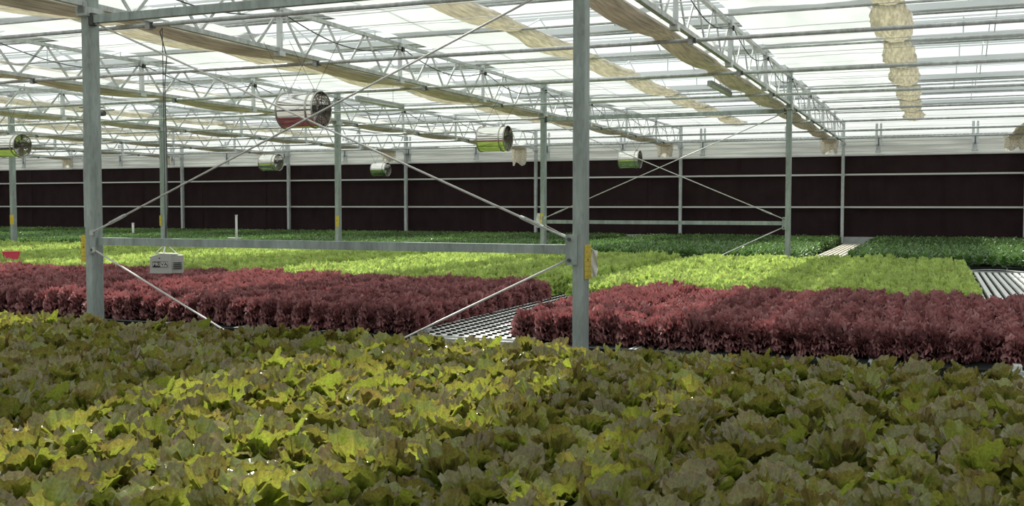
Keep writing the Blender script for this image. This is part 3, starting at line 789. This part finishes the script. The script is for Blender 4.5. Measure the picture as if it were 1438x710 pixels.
# ------------------------------------------------------------------ plants
def head_mesh(name, mat, leaves, seed):
    """leaves: list of dicts describing each blade"""
    rs = np.random.RandomState(seed); V = []; Fc = []; A = []; off = 0
    for lf in leaves:
        nu, nv = lf['n']; u = np.linspace(0, 1, nu + 1)[:, None]; v = np.linspace(-1, 1, nv + 1)[None, :]
        L, W = lf['L'], lf['W']
        ph = rs.rand(4) * 6.28
        prof = np.sin(np.clip(lf['w0'] + (lf['w1'] - lf['w0']) * u ** lf['wp'], 0, PI))
        tip = 1 - lf.get('tipdrop', .2) * v ** 2 + lf.get('lobe', .05) * np.sin(v * lf.get('lf', 7) + ph[0]) + .03 * np.sin(v * 17 + ph[1])
        if 'fan' in lf:
            fm = lf['fan']; rad = u ** .85 * L * (1 - .10 * v ** 2 + lf.get('lobe', .05) * u * (np.sin(v * lf.get('lf', 7) + ph[0]) * .6 + np.sin(v * lf.get('lf', 7) * 2.3 + ph[1]) * .4))
            fi = v * fm * (.35 + .65 * np.clip(u * 1.6, 0, 1)); s = rad * np.cos(fi) * (1 + 0 * u); t = rad * np.sin(fi)
        else:
            s = u * tip * L; t = v * prof * W * (1 + .05 * np.sin(u * 9 + ph[2]))
        edge = np.clip(np.maximum(np.abs(v), u * .9), 0, 1)
        ruff = lf['ruf'] * edge ** 2.2 * (np.sin(v * lf['rf'] + ph[0] + 2.1 * u) + .6 * np.sin(v * lf['rf'] * 1.7 + ph[1] + u * lf.get('ru', 5))) 
        ruff = ruff + lf['ruf'] * np.abs(v) ** 3 * np.sin(u * lf['rf'] * .9 + ph[3]) * .9
        n_ = lf['cup'] * W * v ** 2 + ruff - .03 * W * np.exp(-(v * 7) ** 2)
        # bend: angle from vertical-ish e0 to e1 over length
        k = np.linspace(0, 1, 24); e = lf['e0'] + (lf['e1'] - lf['e0']) * k ** lf.get('ep', 1.3)
        cr = np.concatenate([[0], np.cumsum(np.cos((e[:-1] + e[1:]) / 2)) / 23]); cz = np.concatenate([[0], np.cumsum(np.sin((e[:-1] + e[1:]) / 2)) / 23])
        uu = np.clip(s / L, 0, 1.12)
        R_ = np.interp(uu, k, cr) * L; Z_ = np.interp(uu, k, cz) * L; E_ = np.interp(uu, k, e)
        R_ = R_ + (uu > 1) * (uu - 1) * L * np.cos(e[-1]); Z_ = Z_ + (uu > 1) * (uu - 1) * L * np.sin(e[-1])
        r = lf['r0'] + R_ - np.sin(E_) * n_; z = lf['z0'] + Z_ + np.cos(E_) * n_
        tw = lf.get('tw', 0); tt = t * np.cos(tw * u); z = z + t * np.sin(tw * u)
        a = lf['az']; x = r * math.cos(a) - tt * math.sin(a); y = r * math.sin(a) + tt * math.cos(a)
        P = np.stack([x, y, z], -1).reshape(-1, 3); V.append(P)
        idx = (np.arange(nu)[:, None] * (nv + 1) + np.arange(nv)[None, :]).reshape(-1)
        Fc.append(np.stack([idx, idx + 1, idx + nv + 2, idx + nv + 1], -1) + off); off += len(P)
        rv = rs.rand()
        A.append(np.stack([np.full_like(x, rv), np.broadcast_to(np.clip(np.maximum(u, np.abs(v) * (.35 + .65 * u)), 0, 1), x.shape), np.broadcast_to(v * .5 + .5, x.shape), np.broadcast_to(u, x.shape)], -1).reshape(-1, 4))
    V = np.concatenate(V); Fc = np.concatenate(Fc); A = np.concatenate(A)
    me = bpy.data.meshes.new(name); me.vertices.add(len(V)); me.vertices.foreach_set('co', V.astype(np.float32).ravel())
    me.loops.add(len(Fc) * 4); me.loops.foreach_set('vertex_index', Fc.astype(np.int32).ravel())
    me.polygons.add(len(Fc)); me.polygons.foreach_set('loop_start', np.arange(0, len(Fc) * 4, 4, dtype=np.int32)); me.polygons.foreach_set('loop_total', np.full(len(Fc), 4, dtype=np.int32))
    me.update(calc_edges=True); me.polygons.foreach_set('use_smooth', np.ones(len(Fc), dtype=bool))
    at = me.attributes.new('leaf', 'FLOAT_COLOR', 'POINT'); at.data.foreach_set('color', A.astype(np.float32).ravel())
    me.materials.append(mat); me.validate(); return me

def bronze_head(seed):
    r = random.Random(seed); L = []
    rings = [(6, .006, .150, .080, .70, -.10, .04), (6, .005, .150, .078, 1.0, .25, .055), (5, .003, .135, .066, 1.28, .7, .07), (4, .002, .10, .05, 1.5, 1.15, .085)]
    g = 0
    for n, r0, ln, w, e0, e1, z0 in rings:
        for i in range(n):
            az = 2 * PI * (i + .35 * r.random()) / n + g
            L.append(dict(n=(8, 18), fan=r.uniform(.55, .82), L=ln * r.uniform(.85, 1.15), W=w * r.uniform(.85, 1.2), w0=.2, w1=2.0, wp=.72, ruf=.0095 * r.uniform(.7, 1.6), rf=r.uniform(7, 12), cup=r.uniform(-.15, .45), e0=e0 + r.uniform(-.15, .15), e1=e1 + r.uniform(-.5, .4), ep=1.2, r0=r0, z0=z0 * .4, az=az, tw=r.uniform(-.45, .45), lobe=.055, lf=r.uniform(9, 13), tipdrop=r.uniform(.30, .42)))
        g += .6
    return head_mesh('bronze_lettuce', M['bronze'], L, seed)
def frilly_head(seed, mat, name, fine=True):
    r = random.Random(seed); L = []
    if fine: rings = [(11, .078, .034, .45, -.5, .015), (11, .090, .032, .75, -.15, .025), (10, .098, .030, 1.0, .3, .035), (8, .100, .028, 1.25, .7, .045), (5, .095, .026, 1.5, 1.1, .055)]
    else: rings = [(8, .080, .045, .5, -.4, .02), (8, .092, .043, .85, .1, .03), (6, .100, .04, 1.15, .55, .045), (4, .100, .035, 1.45, 1.0, .055)]
    for n, ln, w, e0, e1, z0 in rings:
        g = r.random() * 6
        for i in range(n):
            L.append(dict(n=(5, 16) if fine else (4, 12), fan=r.uniform(.5, .75), L=ln * r.uniform(.85, 1.12), W=w * r.uniform(.85, 1.2), w0=.25, w1=1.9, wp=.8, ruf=.012 * r.uniform(.8, 1.4), rf=r.uniform(11, 16) if fine else r.uniform(8, 11), ru=11, cup=.05, e0=e0 + r.uniform(-.1, .1), e1=e1 + r.uniform(-.5, .5), r0=.004, z0=z0, az=2 * PI * (i + .4 * r.random()) / n + g, lobe=.14, lf=12, tipdrop=.3, tw=r.uniform(-.6, .6)))
    return head_mesh(name, mat, L, seed)
def leafy_plant(seed, mat, name, big=1., n=15):
    r = random.Random(seed); L = []
    for i in range(n):
        q = i / n
        L.append(dict(n=(4, 4), L=(.10 - .03 * q) * big * r.uniform(.85, 1.15), W=.030 * big * r.uniform(.85, 1.2), w0=.05, w1=2.95, wp=.8, ruf=.003, rf=4, cup=r.uniform(-.2, .25), e0=.5 + .9 * q, e1=-.4 + 1.1 * q + r.uniform(-.3, .3), r0=.004, z0=.02 + .085 * q, az=i * 2.4 + r.random() * .5, tipdrop=.3, lobe=0, tw=r.uniform(-.4, .4)))
    return head_mesh(name, mat, L, seed)

VAR = {
 'bronze_lettuce': [bronze_head(s) for s in range(11, 18)],
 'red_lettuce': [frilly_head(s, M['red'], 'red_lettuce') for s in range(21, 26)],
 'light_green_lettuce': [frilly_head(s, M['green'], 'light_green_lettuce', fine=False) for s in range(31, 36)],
 'glossy_leafy_plant': [leafy_plant(s, M['glossy'], 'glossy_leafy_plant', 1.15, 14) for s in range(41, 45)],
 'dark_leafy_plant': [frilly_head(s, M['darkgreen'], 'dark_leafy_plant', fine=False) for s in range(51, 54)] + [leafy_plant(54, M['darkgreen'], 'dark_leafy_plant', 1.1, 14)],
}
def in_view(p, marg=25, h=.12):
    x, y, z = proj(p[0], p[1], p[2] + h)
    return z > .5 and -marg < x < 1438 + marg and y < 710 + marg * 3 and y > 200

def plant(kind, spots, label_fn, group_fn, cat, stuff_label, limit=300):
    """spots: (x, y, z, rz, scale, sz, tag)"""
    vis = [s for s in spots if in_view(s)]
    vis.sort(key=lambda s: proj(s[0], s[1], s[2])[2])
    solo = vis[:limit]; ids = set(id(s) for s in solo); rest = [s for s in spots if id(s) not in ids]
    r = random.Random(len(spots)); vm = VAR[kind]; objs = []
    for i, s in enumerate(solo):
        o = bpy.data.objects.new(kind, vm[i % len(vm)] if i < len(vm) else r.choice(vm)); C.objects.link(o)
        o.location = s[:3]; o.rotation_euler = (s[7] if len(s) > 7 else 0, s[8] if len(s) > 8 else 0, s[3]); o.scale = (s[4], s[4], s[5])
        tag(o, label_fn(s), cat, group_fn(s)); objs.append(o)
    if rest:
        me = bpy.data.meshes.new(kind + '_mass'); me.vertices.add(len(rest))
        me.vertices.foreach_set('co', np.array([s[:3] for s in rest], dtype=np.float32).ravel())
        a = me.attributes.new('rz', 'FLOAT_VECTOR', 'POINT'); a.data.foreach_set('vector', np.array([(0, 0, s[3]) for s in rest], dtype=np.float32).ravel())
        a = me.attributes.new('sc', 'FLOAT_VECTOR', 'POINT'); a.data.foreach_set('vector', np.array([(s[4], s[4], s[5]) for s in rest], dtype=np.float32).ravel())
        a = me.attributes.new('pick', 'INT', 'POINT'); a.data.foreach_set('value', np.array([r.randrange(len(vm)) for s in rest], dtype=np.int32))
        me.update()
        o = bpy.data.objects.new(kind + '_mass', me); C.objects.link(o); tag(o, stuff_label, cat, None, 'stuff')
        ng = bpy.data.node_groups.new(kind + '_scatter', 'GeometryNodeTree')
        ng.interface.new_socket('Geometry', in_out='INPUT', socket_type='NodeSocketGeometry'); ng.interface.new_socket('Geometry', in_out='OUTPUT', socket_type='NodeSocketGeometry')
        nd, lk = ng.nodes, ng.links
        gi = nd.new('NodeGroupInput'); go = nd.new('NodeGroupOutput'); ip = nd.new('GeometryNodeInstanceOnPoints'); jn = nd.new('GeometryNodeJoinGeometry')
        ip.inputs['Pick Instance'].default_value = True
        for q in reversed(range(len(vm))):
            oi = nd.new('GeometryNodeObjectInfo'); oi.transform_space = 'ORIGINAL'; oi.inputs['Object'].default_value = objs[q]; oi.inputs['As Instance'].default_value = True
            lk.new(oi.outputs['Geometry'], jn.inputs[0])
        def named(nm, ty):
            n = nd.new('GeometryNodeInputNamedAttribute'); n.data_type = ty; n.inputs['Name'].default_value = nm; return [x for x in n.outputs if x.enabled][0]
        lk.new(gi.outputs[0], ip.inputs['Points']); lk.new(jn.outputs[0], ip.inputs['Instance'])
        lk.new(named('pick', 'INT'), ip.inputs['Instance Index'])
        er = nd.new('FunctionNodeEulerToRotation'); lk.new(named('rz', 'FLOAT_VECTOR'), er.inputs[0]); lk.new(er.outputs[0], ip.inputs['Rotation'])
        lk.new(named('sc', 'FLOAT_VECTOR'), ip.inputs['Scale']); lk.new(ip.outputs[0], go.inputs[0])
        md = o.modifiers.new('scatter', 'NODES'); md.node_group = ng
    return objs

def mound(x, x_ref, pitch, amp):
    f = ((x_ref - x) / pitch) % 1.0
    return amp * (math.sin(f * PI) ** .7)

rr = random.Random(99)
# --- front bed
spots = []
nx = 4; px = MOD / nx; y = 1.35
row = 0
while y < 5.42:
    k = 0; x = .40 - px / 2
    while x > -7.0:
        spots.append((x + rr.uniform(-.025, .025), y + rr.uniform(-.03, .03), CZ - .945 + rr.uniform(-.012, .012) + mound(x, .4, MOD, .015), rr.random() * 6.28, rr.uniform(.74, .98), rr.uniform(.98, 1.28), 'edge' if y > 5.2 else ('right' if x > 0.15 else 'mid'), rr.uniform(-.12, .12), rr.uniform(-.12, .12)))
        x -= px
    y += .208; row += 1
FRONT_N = len(spots)
plant('bronze_lettuce', spots,
      lambda s: {'edge': 'bronze green lettuce head in the back edge row of the front bed', 'right': 'bronze green lettuce head at the right edge of the front bed', 'mid': 'bronze green broad leaf lettuce head inside the front bed'}[s[6]],
      lambda s: {'edge': 'bronze lettuce back edge row', 'right': 'bronze lettuce right edge', 'mid': 'bronze lettuce of the front bed'}[s[6]], 'bronze lettuce', 'remaining bronze lettuce heads of the front bed beyond the counted ones')

# --- red and light green beds
HP = .148
def canopy(x, y):
    return .02 * noise.noise(Vector((x * .9, y * .6, 1))) + .012 * noise.noise(Vector((x * 2.3, y * 2.0, 7)))
red, green = [], []
def bed(x_lo, x_hi, x_ref, y0, y1, out, tagname, sc=1.12, skip=None, edge_x=None, edge_side=None):
    y = y0; j = 0
    while y < y1:
        x = x_hi - HP / 2; 
        while x > x_lo:
            cz = canopy(x, y) + mound(x, x_ref, MOD, .045)
            hz = .84 + cz * 5
            if not (skip and skip(x, y)):
                tg = tagname
                if edge_side and abs(x - x_hi) < HP * 1.1 and edge_side == 'r': tg = tagname + '_strip'
                out.append((x + rr.uniform(-.012, .012), y + rr.uniform(-.012, .012), CZ - .945, rr.random() * 6.28, sc * rr.uniform(.92, 1.08), sc * 1.22 * hz * rr.uniform(.93, 1.07), tg))
            x -= HP
        y += HP; j += 1
def redline(x): return 9.5 + .12 * math.sin((x - .4) / MOD * 2 * PI) * 0 + .10 * noise.noise(Vector((x * 1.2, 3, 0)))
bed(-14.5, -3.50, -3.50, 6.68, 9.5, red, 'left', edge_side='r', skip=lambda x, y: (x * 7919 + y * 104729) % 67 < 1)
# right block: left edge retreats a little towards the back
bed(-2.70, 1.88, .42, 6.68, 9.42, red, 'right', skip=lambda x, y: (x + 1.98) ** 2 / .04 + (y - 8.9) ** 2 / .045 < 1 or (x * 7919 + y * 104729) % 61 < 1)
bed(-21.0, -3.55, -3.50, 9.58, 15.45, green, 'left', edge_side='r', skip=lambda x, y: (x + 7.75) ** 2 / .12 + (y - 9.75) ** 2 / .12 < 1)
bed(-3.26, .40, .42, 9.50, 15.45, green, 'right')
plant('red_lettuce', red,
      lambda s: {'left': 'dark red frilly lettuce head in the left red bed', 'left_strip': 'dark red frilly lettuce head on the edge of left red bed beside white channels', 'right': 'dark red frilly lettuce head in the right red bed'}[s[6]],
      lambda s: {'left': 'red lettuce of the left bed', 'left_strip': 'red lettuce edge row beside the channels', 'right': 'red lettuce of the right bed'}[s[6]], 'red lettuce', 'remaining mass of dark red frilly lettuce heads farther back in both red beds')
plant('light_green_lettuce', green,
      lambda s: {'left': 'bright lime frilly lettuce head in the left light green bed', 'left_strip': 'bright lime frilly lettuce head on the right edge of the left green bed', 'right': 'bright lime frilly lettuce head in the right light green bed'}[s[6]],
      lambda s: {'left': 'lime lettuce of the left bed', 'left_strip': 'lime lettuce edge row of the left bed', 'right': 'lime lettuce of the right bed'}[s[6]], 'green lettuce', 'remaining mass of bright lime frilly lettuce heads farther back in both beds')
# --- far beds
glossy, dark = [], []
HQ = .154
def far_bed(x_lo, x_hi, tg, edges):
    y = 16.95
    while y < 25.6:
        x = x_hi - HQ / 2
        while x > x_lo:
            gap = any(abs(x - e) < .055 for e in edges)
            if not gap:
                out = glossy if y < 20.9 + .25 * noise.noise(Vector((x, 0, 4))) else dark
                out.append((x + rr.uniform(-.02, .02), y + rr.uniform(-.02, .02), CZ - .94, rr.random() * 6.28, rr.uniform(1.0, 1.25), rr.uniform(1.25, 1.5) + 2 * canopy(x, y), tg))
            x -= HQ
        y += HQ
far_bed(-1.26, 3.2, 'right', (-.33, .44))
far_bed(-6.62, -2.02, 'middle', ())
far_bed(-30.0, -7.3, 'left', ())
for kind, sp, adj, what in (('glossy_leafy_plant', glossy, 'glossy green', 'near half'), ('dark_leafy_plant', dark, 'dark green', 'rear half')):
    plant(kind, sp, lambda s: adj + ' leafy plant in the ' + what + ' of the far ' + s[6] + ' bed', lambda s: adj + ' plants of the far ' + s[6] + ' bed', adj.split()[0] + ' greens', 'remaining mass of ' + adj + ' leafy plants in the ' + what + ' of the far beds')

# ------------------------------------------------------------------ light
w = bpy.data.worlds.new('sky'); bpy.context.scene.world = w; w.use_nodes = True
nt = w.node_tree; bg = nt.nodes['Background']
bg.inputs['Color'].default_value = (.97, 1., .99, 1); bg.inputs['Strength'].default_value = 1.2
sd = bpy.data.lights.new('sun', 'SUN'); sd.energy = 6.5; sd.angle = math.radians(2.0); sd.color = (1., .96, .86)
so = bpy.data.objects.new('sun', sd); C.objects.link(so)
dirv = Vector((.42, -.50, -1.0)).normalized()
so.rotation_euler = dirv.to_track_quat('-Z', 'Y').to_euler()

cam = bpy.data.cameras.new('camera'); cam.sensor_width = 36; cam.lens = 36 * F_PX / 1438; cam.clip_start = .05; cam.clip_end = 200
co = bpy.data.objects.new('camera', cam); C.objects.link(co); co.location = (0, 0, CZ)
co.rotation_euler = (PI / 2 - PITCH, 0, YAW)
sc = bpy.context.scene; sc.camera = co
sc.view_settings.view_transform = 'Standard'; sc.view_settings.look = 'None'; sc.view_settings.exposure = 0; sc.view_settings.gamma = 1; sc.view_settings.use_curve_mapping = False
sc.cycles.max_bounces = 8; sc.cycles.diffuse_bounces = 3; sc.cycles.glossy_bounces = 3; sc.cycles.transmission_bounces = 4; sc.cycles.transparent_max_bounces = 16
sc.cycles.use_denoising = True
